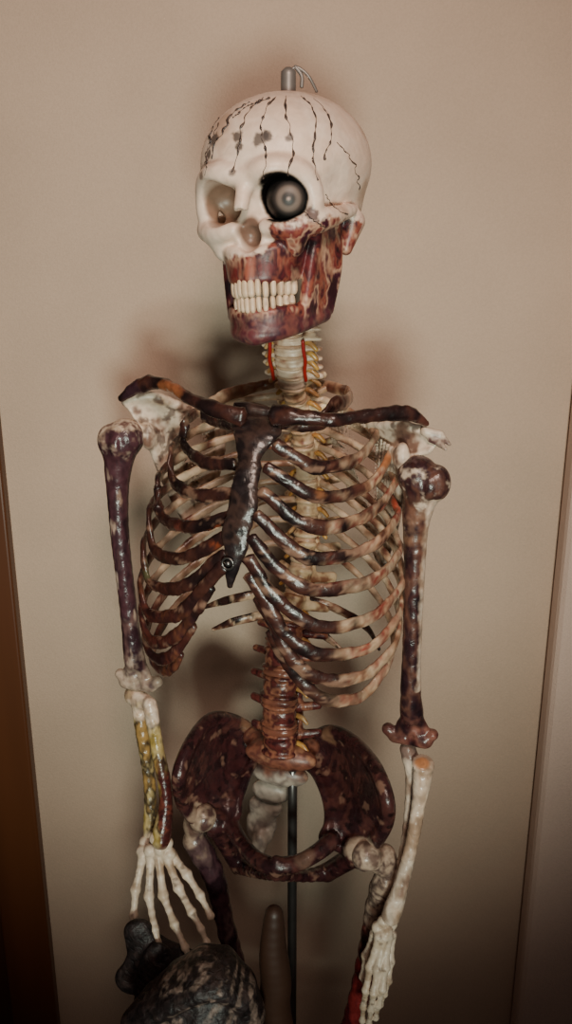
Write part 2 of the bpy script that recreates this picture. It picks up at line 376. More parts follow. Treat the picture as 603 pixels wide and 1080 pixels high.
for i in range(24):
    kind = 'c' if i < 7 else 't' if i < 19 else 'l'
    V, Fc = VM[kind]; t = SP[min(i+1, 23)]-SP[max(i-1, 0)]; sp = np.linalg.norm(t)/(2 if 0 < i < 23 else 1); t = -t/np.linalg.norm(t)
    X = LT-(LT@t)*t; X /= np.linalg.norm(X); Y = np.cross(t, X); R = np.stack([X, Y, t], 1)
    hgt = {'c': .013, 't': .020, 'l': .0275}[kind]; sc = sp*.97/hgt
    k = {'c': 1.38, 't': .9+.02*(i-7), 'l': 1.02}[kind]
    W = (V*np.array([k, k if kind != 'c' else 1.1, sc]))@R.T+SP[i]
    if kind == 'c': col = paint(W, [(184, 154, 132), (216, 192, 170), (200, 172, 146), (144, 98, 78)], 50, i)
    elif kind == 't': col = paint(W, [(196, 168, 134), (222, 198, 166), (206, 178, 140), (130, 84, 60)], 60, i)
    else: col = paint(W, [(50, 24, 26), (100, 46, 42), (70, 34, 34), (146, 92, 70), (76, 34, 36), (56, 28, 30)], 50, i)
    mkobj('vertebra_%d' % (i+1), W, Fc, M_PAINT if kind == 'l' else M_BONE, col, SK)
    if i < 23:
        m = (SP[i]+SP[i+1])/2; r = {'c': .0145, 't': .0125, 'l': .0215}[kind]
        (ldisc if kind == 'l' else disc).add(superell(m, (r, r*.78, sp*.22), R, .8, 20, 8))
    if i > 1:
        for s in (-1, 1):
            b = SP[i]+X*s*.009*(2.0 if kind == 'l' else 1.5 if kind == 'c' else 1)+Y*.01-t*.004
            if kind == 'l' and s < 0: continue
            nerve.add(sweep([b, b+X*s*.008-t*.002-Y*.002, b+X*s*.014-t*.008-Y*.003], [.0034, .003, .0022], n=8, k=8, ref=(0, 1, .1)))
mkobj('intervertebral_discs', disc.V(), disc.f, M_BONE, paint(disc.V(), [(170, 130, 104), (200, 170, 140)], 40, 2), SK)
mkobj('lumbar_discs', ldisc.V(), ldisc.f, M_PAINT, paint(ldisc.V(), [(100, 54, 44), (130, 80, 62), (76, 40, 38)], 40, 2), SK)
mkobj('spinal_nerves', nerve.V(), nerve.f, M_GLOSS, paint(nerve.V(), [(160, 108, 48), (196, 150, 80), (150, 100, 56), (194, 156, 110)], 60, 2), SK)
G = Geo()
for s in (-1, 1):
    pts = [SP[i]+LT*s*(.0178 if s > 0 else .0185)+FR*.006+LT*s*.001*math.sin(i*2) for i in range(2, 7)]; G.add(sweep(pts, .0019, n=30, k=8, ref=(0, 1, 0)))
mkobj('vertebral_arteries', G.V(), G.f, M_GLOSS, np.tile(lin((160, 34, 30)), (G.n, 1)), SK)
# ================================================================ RIBS
aa = [.072, .092, .109, .121, .129, .135, .139, .140, .138, .132]
bb = [.066, .076, .085, .091, .096, .099, .100, .099, .096, .092]
LF = [[(214, 434), (224, 443), (246, 447)],
      [(196, 446), (194, 468), (214, 487), (248, 490)], [(180, 478), (183, 508), (210, 522), (246, 520)],
      [(166, 510), (170, 544), (200, 556), (242, 545)], [(157, 545), (163, 580), (194, 588), (238, 566)],
      [(151, 580), (158, 614), (192, 619), (238, 584)], [(148, 620), (157, 648), (188, 648), (212, 622), (236, 597)],
      [(149, 650), (160, 676), (184, 672), (205, 645), (222, 618)], [(153, 678), (166, 695), (184, 688), (203, 658)],
      [(160, 696), (172, 707), (183, 703), (190, 688)]]
RF = [[(352, 428), (335, 447), (296, 446)],
      [(396, 462), (372, 486), (330, 492), (290, 468)], [(410, 482), (388, 512), (335, 524), (280, 492)],
      [(416, 510), (388, 543), (330, 556), (274, 518)], [(419, 545), (390, 577), (325, 588), (269, 543)],
      [(421, 583), (392, 612), (330, 622), (290, 598), (265, 566)], [(421, 622), (390, 652), (335, 660), (290, 630), (261, 588)],
      [(417, 655), (388, 684), (335, 690), (300, 668), (278, 632), (262, 606)], [(411, 688), (382, 713), (340, 716), (308, 695), (286, 655), (272, 630)],
      [(402, 712), (380, 735), (348, 740), (322, 724), (298, 690), (286, 665)]]
RB = [(P(380, 676, -.08), .012, (200, 46, 40)), (P(352, 604, -.09), .013, (150, 60, 56)), (P(418, 525, -.02), .02, (190, 70, 50)), (P(400, 545, -.05), .014, (200, 110, 90)),
      (P(232, 570, -.07), .016, (160, 76, 44)), (P(205, 600, -.05), .018, (150, 84, 50)), (P(160, 600, .0), .015, (80, 84, 56)), (P(412, 480, -.03), .02, (176, 110, 70)),
      (P(300, 625, -.09), .012, (140, 60, 64)), (P(362, 740, -.06), .018, (196, 160, 120)), (P(385, 640, -.06), .012, (80, 80, 64)), (P(410, 640, -.03), .016, (170, 60, 50)), (P(340, 700, -.07), .012, (120, 56, 50)),
      (P(340, 520, -.08), .010, (140, 90, 60)), (P(395, 590, -.05), .012, (200, 170, 140)), (P(330, 590, -.09), .009, (110, 60, 50)), (P(175, 640, -.02), .014, (110, 56, 66)), (P(405, 690, -.03), .014, (210, 120, 80)), (P(190, 560, -.04), .010, (120, 60, 50))]
def ribcol(p, seed):
    w = p-CB; v = w@FR; u = w@LT
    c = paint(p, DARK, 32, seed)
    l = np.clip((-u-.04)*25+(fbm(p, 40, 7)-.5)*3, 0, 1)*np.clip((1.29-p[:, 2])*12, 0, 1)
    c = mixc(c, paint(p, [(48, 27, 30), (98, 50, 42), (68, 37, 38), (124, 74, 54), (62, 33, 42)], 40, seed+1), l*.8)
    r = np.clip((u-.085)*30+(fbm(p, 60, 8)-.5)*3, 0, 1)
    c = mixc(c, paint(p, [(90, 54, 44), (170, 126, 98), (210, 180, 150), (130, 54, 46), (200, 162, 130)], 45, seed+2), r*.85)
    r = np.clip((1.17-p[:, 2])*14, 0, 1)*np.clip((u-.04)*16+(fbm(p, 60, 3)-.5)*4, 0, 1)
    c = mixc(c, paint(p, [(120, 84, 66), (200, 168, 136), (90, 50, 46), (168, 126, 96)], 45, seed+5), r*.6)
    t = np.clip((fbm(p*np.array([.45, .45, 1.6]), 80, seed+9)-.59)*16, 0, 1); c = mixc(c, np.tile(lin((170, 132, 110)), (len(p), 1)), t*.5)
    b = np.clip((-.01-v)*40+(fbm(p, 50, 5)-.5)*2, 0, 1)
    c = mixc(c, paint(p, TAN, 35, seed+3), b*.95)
    for (bc, br, co) in RB: c = blob(c, p, bc, br, co, .8, seed+4, 120)
    return c
for side, DAT in ((-1, LF), (1, RF)):
    for i, pts in enumerate(DAT):
        a, b = aa[i], bb[i]; c = b-.095
        W = [ellP(px, py, a, b, c) for px, py in pts]
        w0 = W[0]-CB; u, v = w0@LT, w0@FR-c; rho = math.hypot(u/a, v/b); ph0 = math.atan2(abs(u)/a, v/b)
        Sp = SP[7+i]; ztop = Sp[2]+.004; back = []
        nb = 7
        for k in range(nb, 0, -1):
            s = k/nb; ph = ph0+(math.radians(163)-ph0)*s; rr = rho+(1.-rho)*s
            back.append(body(side*a*math.sin(ph)*rr, c+b*math.cos(ph)*rr, w0[2]+(ztop-w0[2])*s**1.15))
        path = [Sp-FR*.012+LT*side*.012+np.array([0, 0, .004])]+back+W
        rw = [.004, .0042, .0045, .0048, .0052, .0058, .0064, .0070, .0070, .0068, .0062] if i else [.004, .006, .007, .008, .007]
        vf = sweep(path, rw, [.0032, .0032, .0031, .0031, .0032, .0034, .0036], n=110, k=16, lump=.42, seed=i+side)
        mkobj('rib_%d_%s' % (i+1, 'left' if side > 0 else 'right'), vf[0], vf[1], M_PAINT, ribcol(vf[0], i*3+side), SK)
for nm, pts in (('rib_11_right', [(292, 622, .075), (262, 628, .085), (235, 634, .07), (214, 641, .045)]), ('rib_12_right', [(290, 645, .07), (262, 652, .075), (242, 657, .07), (224, 664, .055)]),
                ('rib_11_left', [(318, 630, .08), (350, 640, .08), (385, 660, .05), (400, 685, .01)]), ('rib_12_left', [(312, 652, .07), (335, 665, .075), (360, 685, .06)])):
    vf = sweep(PL(pts), [.004, .0058, .0055, .002], [.003, .003, .003, .0015], n=40, lump=.2)
    mkobj(nm, vf[0], vf[1], M_PAINT, paint(vf[0], DARK[:4]+TAN[:2]+DARK[:3], 40, 3), SK)
st = [(272, 430, .028, 0), (271, 440, .030, 0), (269, 455, .023, 1), (265, 472, .0150, 1.6), (261, 498, .0130, 2.4), (257, 525, .0142, 3.3), (252, 552, .0162, 4.2), (248, 575, .0155, 5), (245, 593, .0120, 6), (243, 606, .008, 6), (242, 619, .003, 6)]
pp = []
for px, py, w, k in st:
    a = np.interp(k, range(10), aa); b = np.interp(k, range(10), bb); pp.append(ellP(px, py, a, b, b-.095))
vf = sweep(pp, [s[2]*.92 for s in st], [.0065, .0065, .006, .0055, .0055, .0055, .0055, .005, .005, .004, .002], ref=LT, n=90, k=32, lump=.34, seed=4)
def stc(p):
    c = paint(p, [(26, 20, 22), (42, 33, 34), (34, 26, 27), (66, 48, 43), (30, 23, 24)], 45, 3)
    return blob(c, p, P(236, 545, -.1), .010, (90, 42, 32), .6)
mkobj('sternum', vf[0], vf[1], M_PAINT, stc(vf[0]), SK)
sc = ellP(243, 592, aa[6], bb[6], bb[6]-.095)
G = Geo(); th = np.linspace(0, 2*np.pi, 17)
G.add(sweep([sc+FR*.007+LT*.0055*math.cos(t)+np.array([0, 0, .0055*math.sin(t)]) for t in th], .0011, n=32, k=8, ref=FR)); G.add(superell(sc+FR*.006, (.003, .003, .003), None, 1))
mkobj('sternum_screw', G.V(), G.f, M_METAL, None, SK)
for nm, pts in (('clavicle_right', [(256, 440, -.05), (232, 434, -.045), (200, 420, -.02), (175, 406, .01), (150, 406, .035), (127, 421, .05)]),
                ('clavicle_left', [(288, 438, -.06), (315, 439, -.068), (350, 443, -.068), (395, 437, -.055), (430, 436, -.045), (450, 447, -.038)])):
    vf = sweep(PL(pts), [.0100, .0074, .0062, .0060, .0070, .0080, .0035], [.0075, .006, .0055, .0055, .0055, .006, .0035], n=70, k=20, lump=.40, seed=3)
    c = paint(vf[0], DARK, 35, 8)
    c = blob(c, vf[0], P(183, 412, 0), .022, (150, 90, 58), .85); c = blob(c, vf[0], P(140, 412, .04), .016, (54, 34, 42), .9)
    c = blob(c, vf[0], P(446, 444, -.04), .012, (96, 56, 46), .7)
    mkobj(nm, vf[0], vf[1], M_PAINT, c, SK)
def scap(nm, gl, ac, sm, inf, mid, sp0, outd, wa, wb):
    S = SDF(.0015, .004)
    gl, ac, sm, inf, mid, sp0 = [P(*x) for x in (gl, ac, sm, inf, mid, sp0)]
    S.patch([gl, (gl+inf)/2+outd*.006, inf], [sm, mid, inf+(mid-inf)*.1], .005, .0018, .003, (0, .004, 0), 40, 22)
    S.ell(gl, (.008, .010, .015), k=.006)
    S.patch(PL(wa), PL(wb), .0035, .0022, .003, (0, .004, -.002), 34, 16)
    S.curve([sp0]+PL(wa)[::-1], [.003, .004, .005, .004], k=.003)
    def cf(p):
        c = paint(p, [(160, 130, 108), (206, 182, 160), (222, 200, 180), (120, 90, 76)], 45, 3); c = mixc(c, np.tile(lin((66, 42, 42)), (len(c), 1)), np.clip((fbm(p, 90, 8)-.60)*14, 0, 1)*.7)
        return blob(c, p, ac+outd*.01, .012, (84, 50, 52), .7)
    build(nm, S, M_BONE, cf)
scap('scapula_right', (156, 460, .06), (135, 424, .06), (232, 420, .125), (212, 575, .13), (236, 470, .13), (226, 432, .13), -LT,
     [(132, 424, .058), (160, 418, .06), (196, 430, .08)], [(148, 450, .056), (168, 462, .07), (188, 486, .10)])
scap('scapula_left', (424, 482, -.03), (462, 462, -.035), (352, 425, .075), (402, 600, .075), (352, 470, .09), (356, 437, .09), LT,
     [(466, 462, -.036), (430, 450, -.02), (392, 446, .02)], [(452, 476, -.036), (424, 484, -.02), (404, 492, .02)])
S = SDF(.0012, .003); S.chain(PL([(448, 455, -.035), (464, 458, -.038), (474, 469, -.04)]), [.005, .0035, .002]); S.chain(PL([(455, 462, -.036), (464, 468, -.042), (470, 474, -.05)]), [.005, .003, .002])
build('acromion_tip', S, M_BONE, lambda p: paint(p, [(190, 168, 148), (216, 196, 176), (90, 60, 60)], 70, 3))
# ================================================================ ARMS
def humerus(nm, head, sh, el, med, cf):
    S = SDF(.0014, .005); head, el = P(*head), P(*el); sh = PL(sh); md = np.array([med*math.cos(YAW), -med*math.sin(YAW), 0])
    S.ell(head+md*.006+np.array([0, .002, .002]), .0205); S.ell(head-md*.012+np.array([0, -.004, -.002]), (.0135, .015, .018)); S.ell(head-md*.002+np.array([0, -.016, -.004]), (.007, .007, .012))
    S.ell(head+md*.004+np.array([0, -.022, -.006]), (.003, .004, .016), sub=True, k=.003)
    S.curve([head+np.array([0, 0, -.01])]+sh+[el+np.array([0, 0, .02])], [.016, .0104, .0088, .0082, .0080, .0088, .0112], 20, k=.008)
    S.ell(el+np.array([0, 0, .012]), (.018, .008, .014), Rz(-YAW), k=.006)
    S.cap(el+md*.018, el-md*.014, .0085, .0095, k=.003); S.ell(el+md*.026+np.array([0, 0, .006]), .007, k=.004); S.ell(el-md*.022+np.array([0, 0, .008]), .0065, k=.004)
    S.ell(el+md*.002+np.array([0, -.010, -.001]), (.0035, .006, .012), sub=True, k=.003); S.ell(el+np.array([0, -.010, .015]), (.008, .004, .006), sub=True, k=.003)
    build(nm, S, M_PAINT, cf)
def hcR(p):
    z = p[:, 2]; c = paint(p, [(42, 26, 32), (78, 48, 54), (58, 38, 44), (104, 74, 72), (52, 32, 38)], 45, 3, (1, 1, .35))
    c = mixc(c, paint(p, BONE, 40, 1), np.clip((fbm(p*np.array([1, 1, .3]), 80, 5)-.58)*14, 0, 1)*.55)
    w = np.clip((1.16-z)*14+(fbm(p, 60, 2)-.5)*3, 0, 1); c = mixc(c, paint(p, [(96, 80, 76), (160, 136, 120), (184, 162, 144), (110, 90, 86)], 60, 4), w)
    w = np.clip((z-1.385)*50+(fbm(p, 60, 2)-.5)*6, 0, 1); c = mixc(c, paint(p, [(190, 162, 138), (212, 188, 166), (100, 66, 62), (174, 144, 124)], 90, 4), w); return c
def hcL(p):
    z = p[:, 2]; c = paint(p, [(34, 22, 26), (68, 38, 38), (46, 29, 33), (100, 66, 56), (54, 32, 35), (34, 22, 28)], 42, 13, (1, 1, .5))
    w = np.clip((z-1.30)*20+(fbm(p, 70, 2)-.5)*4, 0, 1)*np.clip((1.355-z)*30, 0, 1); c = mixc(c, paint(p, [(90, 50, 40), (150, 104, 80), (180, 140, 114)], 50, 3), w*.6)
    w = np.clip((z-1.368)*40+(fbm(p, 100, 2)-.5)*9, 0, 1); c = mixc(c, paint(p, [(180, 158, 140), (206, 184, 164), (60, 40, 46), (100, 74, 74)], 90, 4), w)
    w = np.clip((p[:, 0]-P(440, 620, -.04)[0])*260+(fbm(p, 60, 2)-.5)*3, 0, 1)*(z < 1.35)*(z > 1.14); c = mixc(c, paint(p, BONE, 60, 4), w*.85)
    w = np.clip((1.11-z)*30+(fbm(p, 60, 2)-.5)*3, 0, 1); c = mixc(c, paint(p, [(80, 36, 38), (136, 88, 76), (96, 52, 50), (50, 30, 34)], 60, 9), w); return c
humerus('humerus_right', (127, 463, .055), [(124, 500, .055), (126, 560, .052), (134, 630, .05), (141, 690, .05)], (145, 720, .05), 1, hcR)
humerus('humerus_left', (447, 505, -.04), [(439, 545, -.04), (437, 600, -.042), (435, 660, -.044), (433, 730, -.044)], (434, 778, -.04), -1, hcL)
S = SDF(.0014, .004)
S.ell(P(150, 740, .05), (.013, .011, .010)); S.curve(PL([(146, 735, .055), (150, 770, .045), (158, 830, .035), (158, 880, .025)]), [.009, .0078, .0066, .0068, .008], 16)
S.ell(P(140, 733, .06), (.010, .012, .012)); S.curve(PL([(158, 742, .04), (166, 790, .03), (175, 840, .015), (170, 886, .0)]), [.008, .0068, .0074, .0075, .0115], 16)
def fcR(p):
    pz = p[:, 2]; c = paint(p, [(70, 56, 34), (170, 144, 76), (196, 172, 120), (60, 50, 40), (160, 126, 74)], 60, 3, (1, 1, .5))
    m = P(166, 830, .02)[0]; w = np.clip((p[:, 0]-m)*220+(fbm(p, 60, 2)-.5)*3, 0, 1)*np.clip((1.03-pz)*25, 0, 1); c = mixc(c, paint(p, MAROON+[(150, 110, 80)], 60, 5), w)
    w = np.clip((pz-1.045)*30+(fbm(p, 60, 2)-.5)*3, 0, 1)+np.clip((.915-pz)*60, 0, 1); c = mixc(c, paint(p, BONE, 60, 4), np.clip(w, 0, 1)); return c
build('radius_and_ulna_right', S, M_PAINT, fcR)
S = SDF(.0014, .004)
S.curve(PL([(446, 812, -.05), (444, 830, -.055), (436, 880, -.065), (424, 930, -.075), (412, 966, -.08)]), [.0108, .0072, .0066, .0064, .0078, .0105], 18)
S.curve(PL([(430, 790, -.03), (436, 820, -.035), (430, 880, -.045), (420, 930, -.055), (414, 965, -.06)]), [.009, .008, .006, .0055, .006], 16)
S.ell(P(446, 806, -.05), (.0125, .0125, .006), Rx(.35)@Ry(.1), k=.002)
def fcL(p):
    c = paint(p, BONE+[(190, 164, 144), (150, 120, 104)], 45, 4, (1, 1, .5)); c = blob(c, p, P(445, 803, -.055), .0115, (200, 134, 92), 1., 3, 20)
    c = blob(c, p, P(440, 835, -.05), .013, (90, 50, 46), .8); c = blob(c, p, P(432, 870, -.04), .018, (120, 60, 50), .5); c = blob(c, p, P(428, 790, -.03), .016, (80, 40, 40), .8); return c
build('radius_and_ulna_left', S, M_PAINT, fcL)
def hand(nm, carp, rays, cf, sc=1.):
    S = SDF(.0010, .0015)
    for c in carp: S.ell(P(*c), .0062*sc, k=.003)
    for r in rays:
        pts = PL(r); n = len(pts)
        for i in range(n-1):
            a, b = pts[i], pts[i+1]; f = 1-.13*i
            S.bone(a, b, .0056*f*sc, .0036*f*sc, k=.002)
        S.ell(pts[-1], .0036*sc)
    build(nm, S, M_BONE, cf, blur=0)
hw = lambda p: mixc(paint(p, [(180, 154, 130), (214, 192, 170), (228, 208, 188), (206, 182, 156)], 60, 6), np.tile(lin((110, 86, 74)), (len(p), 1)), np.clip((fbm(p, 120, 5)-.64)*12, 0, 1)*.6)
hand('hand_right', [(153, 888, .02), (164, 884, .0), (176, 889, .0), (158, 897, .0), (169, 896, -.003), (179, 900, -.003), (150, 898, .01)],
     [[(151, 902, .005), (143, 938, -.01), (141, 965, -.025), (143, 983, -.035), (147, 997, -.04)],
      [(159, 904, .0), (157, 945, -.02), (163, 980, -.045), (171, 1006, -.06), (178, 1027, -.066)],
      [(167, 903, -.003), (172, 944, -.025), (184, 975, -.05), (195, 999, -.065), (203, 1018, -.07)],
      [(175, 903, -.004), (188, 936, -.025), (202, 962, -.045), (212, 980, -.055), (218, 994, -.06)],
      [(182, 903, .0), (197, 922, -.015), (211, 944, -.03), (222, 966, -.04)]], hw, 1.2)
hand('hand_left', [(404, 972, -.08), (413, 974, -.075), (398, 978, -.08), (408, 983, -.085), (400, 988, -.085)],
     [[(395, 985, -.075), (386, 1008, -.07), (383, 1030, -.075), (388, 1046, -.08)],
      [(400, 988, -.088), (390, 1020, -.095), (386, 1044, -.1), (383, 1062, -.098), (382, 1076, -.095)],
      [(405, 989, -.088), (398, 1022, -.1), (394, 1047, -.108), (391, 1065, -.105), (389, 1079, -.1)],
      [(409, 988, -.085), (406, 1020, -.1), (403, 1043, -.108), (399, 1060, -.106), (396, 1073, -.1)],
      [(413, 986, -.08), (411, 1014, -.09), (409, 1034, -.1), (405, 1048, -.1), (401, 1059, -.095)]], hw, 1.08)
# ================================================================ PELVIS
S = SDF(.0018, .005)
LC = PL([(270, 775, .085), (250, 762, .08), (224, 758, .05), (203, 780, .015), (189, 815, -.015), (191, 843, -.008), (205, 864, .0)])
LA = PL([(268, 802, .07), (263, 812, .06), (256, 830, .04), (251, 845, .025), (250, 858, .015), (242, 868, .01), (225, 874, .005)])
RC = PL([(322, 784, .07), (347, 772, .055), (372, 782, .02), (395, 808, -.03), (408, 842, -.062), (408, 866, -.06), (396, 888, -.05)])
RA = PL([(322, 806, .06), (332, 815, .045), (341, 833, .02), (346, 852, .0), (346, 870, -.018), (341, 885, -.025), (362, 896, -.035)])
S.patch(LC, LA, .0062, .0032, .0055, (0.0, .020, -.018), 46, 26, k=.0015)
S.patch(RC, RA, .0062, .0032, .0055, (0.0, .020, -.018), 46, 26, k=.0015)
S.curve(LC, [.006, .0072, .0065, .006, .0065, .006, .007], 30); S.curve(RC, [.006, .0072, .0065, .006, .0065, .006, .007], 30)
aL = P(214, 868, .01); aR = P(390, 900, -.045)
SY = P(291, 914, -.065)
S.curve([P(242, 868, .01), P(254, 888, -.018), P(270, 906, -.048), P(287, 914, -.063)], [.009, .0078, .0075, .009], 12)
S.curve([P(350, 886, -.035), P(336, 898, -.048), P(315, 910, -.06), P(296, 914, -.066)], [.009, .0078, .0075, .009], 12)
S.ell(SY, (.007, .008, .014))
for a, s, tx in ((aL, -1, P(252, 913, .04)), (aR, 1, P(345, 920, .0))):
    S.ell(a+np.array([s*-.012, .004, .0]), .019); S.cap(a+np.array([-s*.014, .01, -.01]), tx, .012, .011); S.curve([tx, (tx+SY)/2+np.array([0, .006, -.014]), SY+np.array([0, .004, -.014])], [.009, .0055, .006], 8)
    S.ell(a+np.array([s*.012, -.006, -.006]), .018, sub=True, k=.003)
def pc(p):
    c = paint(p, [(38, 20, 24), (68, 35, 36), (50, 27, 30), (84, 48, 44), (46, 25, 28)], 28, 3)
    w = np.clip((fbm(p, 110, 9)-.60)*14, 0, 1); c = mixc(c, np.tile(lin((28, 17, 19)), (len(p), 1)), w*.8)
    w = np.clip((fbm(p, 80, 19)-.65)*14, 0, 1); c = mixc(c, np.tile(lin((150, 112, 94)), (len(p), 1)), w*.6)
    c = blob(c, p, P(205, 856, .0), .012, (170, 144, 124), .8); c = blob(c, p, P(378, 897, -.05), .018, (196, 170, 148), .8)
    c = blob(c, p, P(350, 775, .05), .014, (150, 110, 84), .6); c = blob(c, p, P(262, 765, .08), .012, (140, 104, 80), .6); c = blob(c, p, P(320, 905, -.06), .012, (130, 100, 84), .5)
    return c
build('pelvis', S, M_PAINT, pc)
S = SDF(.0018, .006)
sq = PL([(296, 797, .035), (294, 815, .065), (286, 834, .09), (280, 850, .105), (276, 866, .11), (274, 880, .105), (273, 892, .09)])
for i, (w, t) in enumerate(((.045, .016), (.038, .014), (.026, .012), (.023, .010), (.021, .009), (.017, .007), (.009, .005))): S.ell(sq[i], (w, t, .017), Rz(-YAW), k=.014)
for s in (-1, 1):
    S.cap(sq[0]+LT*s*.02+np.array([0, .01, 0]), sq[0]+LT*s*.036+np.array([0, .03, .0]), .013)
    for i in range(2, 5): S.ell(sq[i]+LT*s*.011+FR*.012, .0032, sub=True, k=.002)
def sacc(p):
    c = paint(p, [(150, 138, 128), (180, 166, 152), (120, 106, 98), (172, 158, 144)], 40, 3)
    w = np.clip((p[:, 2]-(sq[1][2]-.004))*80+(fbm(p, 60, 3)-.5)*2, 0, 1); return mixc(c, paint(p, [(64, 34, 32), (130, 80, 62), (90, 48, 42), (156, 110, 84)], 60, 4), w)
build('sacrum', S, M_BONE, sacc)
# ================================================================ LEGS
def leg(side, hd, tro, s1, s2, cf):
    hd, tro, s1, s2 = [P(*x) for x in (hd, tro, s1, s2)]; d = (s2-s1)/np.linalg.norm(s2-s1)
    kn = s1+d*((s1[2]-.50)/-d[2]); S = SDF(.002, .006)
    S.ell(hd, .0165); S.cap(hd, tro, .0115, .013); S.ell(tro+np.array([0, .004, .008]), (.012, .015, .017))
    S.curve([tro+np.array([0, 0, -.02]), s1, s2, kn+np.array([0, 0, .05])], [.015, .0115, .011, .012, .016], 16)
    for s in (-1, 1): S.ell(kn+LT*s*.02, (.019, .027, .021))
    S.ell(kn+FR*.032+np.array([0, 0, .005]), (.018, .009, .02), Rz(-YAW))
    build('femur_'+side, S, M_PAINT, cf)
    an = kn*1.; an[2] = .10; an = an+np.array([0, .01, 0]); S = SDF(.0025, .008)
    S.ell(kn-np.array([0, 0, .042]), (.035, .025, .014), Rz(-YAW)); S.curve([kn-np.array([0, 0, .05]), kn*.6+an*.4+FR*.004, an], [.02, .0115, .010, .014], 14)
    o = LT*(.03 if side == 'left' else -.03); S.curve([kn+o+np.array([0, .012, -.06]), (kn+an)/2+o*1.1, an+o*.8+np.array([0, 0, -.012])], [.008, .0045, .009], 12)
    build('tibia_and_fibula_'+side, S, M_BONE, dflt)
    S = SDF(.0022, .005); S.ell(an-np.array([0, 0, .025]), (.02, .024, .016)); S.ell(an-np.array([0, 0, .05])-FR*.035, (.016, .03, .02), Rz(-YAW)); S.ell(an-np.array([0, 0, .045])+FR*.04, (.028, .03, .014), Rz(-YAW))
    for j in range(5):
        w = (j-2)*(1 if side == 'left' else -1); a = an-np.array([0, 0, .05])+FR*.06+LT*w*.011; b = an-np.array([0, 0, .072])+FR*(.125-.006*j)+LT*w*.016
        S.bone(a, b, .007, .0045); e = b+FR*(.045-.006*j)-np.array([0, 0, .006]); S.bone(b, e, .006 if j else .009, .004)
    build('foot_'+side, S, M_BONE, dflt)
def fl(p):
    c = paint(p, [(42, 26, 32), (74, 48, 54), (56, 36, 42), (100, 76, 76), (46, 28, 34)], 45, 3, (1, 1, .4)); return mixc(c, paint(p, [(110, 84, 74), (170, 144, 124), (190, 164, 142), (90, 64, 60)], 60, 2), np.clip((p[:, 2]-.90)*40+(fbm(p, 60, 3)-.5)*4, 0, 1)*.85)
def fl2(p):
    c = paint(p, [(110, 30, 34), (70, 26, 32), (150, 50, 50), (54, 24, 30)], 50, 3, (1, 1, .4)); return mixc(c, paint(p, [(120, 96, 86), (196, 170, 150), (90, 70, 66), (184, 158, 138)], 60, 2), np.clip((p[:, 2]-.80)*25+(fbm(p, 60, 3)-.5)*4, 0, 1))
leg('right', (214, 862, .005), (205, 872, .02), (226, 925, .02), (240, 985, .02), fl)
leg('left', (386, 903, -.055), (407, 914, -.045), (398, 955, -.035), (376, 1060, -.03), fl2)
# ================================================================ STAND
pb = P(308, 950, .055); G = Geo()
G.add(sweep([(pb[0], pb[1], .06), (pb[0], pb[1], .5), (pb[0], pb[1], P(308, 812, .055)[2])], .0060, n=20, k=20, ref=(1, 0, 0)))
G.add(sweep([(pb[0], pb[1], .04), (pb[0], pb[1], .16)], .017, n=6, k=24, ref=(1, 0, 0)))
for j in range(5):
    a = j*2*math.pi/5+.3; e = np.array([pb[0]+.2*math.cos(a), pb[1]+.2*math.sin(a), .055])
    G.add(sweep([(pb[0], pb[1], .08), e*.5+np.array([pb[0], pb[1], .08])*.5, e], .012, .009, n=10, k=12)); G.add(superell(e-np.array([0, 0, .028]), (.012, .026, .026), Rz(a), 1))
mkobj('stand_pole', G.V(), G.f, M_METAL, None, SK)
# ================================================================ STOOL, BAG, PADDLE
M_WOOD = simple('dark_walnut', (66, 42, 31), .5, 0, 18, .35, .1, (1, 1, .15))
bc = P(212, 1060, -.13); sx, sy, sz = bc[0]-.01, -.115, .64
stool = empty('wooden_stool', (sx, sy, 0)); G = Geo()
def loc(g, p): g.v = [x-np.array([p[0], p[1], 0]) for x in g.v]
G.add(superell((sx+.02, sy, sz-.017), (.125, .095, .015), None, .5, 40, 12)); loc(G, (sx, sy))
g2 = Geo()
for a, b in ((-1, -1), (1, -1), (1, 1), (-1, 1)): g2.add(sweep([(sx+.02+a*.09, sy+b*.05, sz-.025), (sx+.02+a*.11, sy+b*.07, .0)], .013, n=6, k=12, ref=(1, 0, 0), taper=False))
for a in (-1, 1): g2.add(sweep([(sx+.02+a*.10, sy-.06, .25), (sx+.02+a*.10, sy+.06, .25)], .009, n=4, k=10))
loc(g2, (sx, sy))
mkobj('seat', G.V(), G.f, M_WOOD, None, stool); mkobj('legs', g2.V(), g2.f, M_WOOD, None, stool)
M_BAG = bone_mat('scuffed_leather', .5, .8, 1.5, 110)
S = SDF(.0017, .008)
by = -.135
rid = [(140, 1070), (160, 1050), (185, 1031), (212, 1016), (236, 1016), (256, 1034), (266, 1060)]
for i in range(len(rid)-1):
    for t in np.linspace(0, 1, 5):
        px = rid[i][0]*(1-t)+rid[i+1][0]*t; py = rid[i][1]*(1-t)+rid[i+1][1]*t; w = P(px, py, by)
        e = 1-abs((px-208)/75)**2; dp = .018+.030*max(e, 0)
        S.ell((w[0], by, w[2]-.012), (.014, dp*.75, .014), k=.004)
        S.ell((w[0]*.9+bc[0]*.1, by, (w[2]+sz)/2), (.020, dp, (w[2]-sz)*.46), k=.004)
S.ell((bc[0], by, sz-.05), (.3, .3, .05), sub=True, k=.003)
for px, py, r in ((146, 986, .018), (152, 1000, .022), (166, 1008, .022), (184, 1013, .019), (200, 1018, .016), (150, 1020, .022), (140, 1035, .022)):
    w = P(px, py, -.05); S.ell((w[0], -.046, w[2]), (r, .010, r), k=.008); S.ell((w[0]*.7+bc[0]*.3, -.062, (w[2]+sz)/2), (.03, .016, (w[2]-sz)*.5), k=.008)
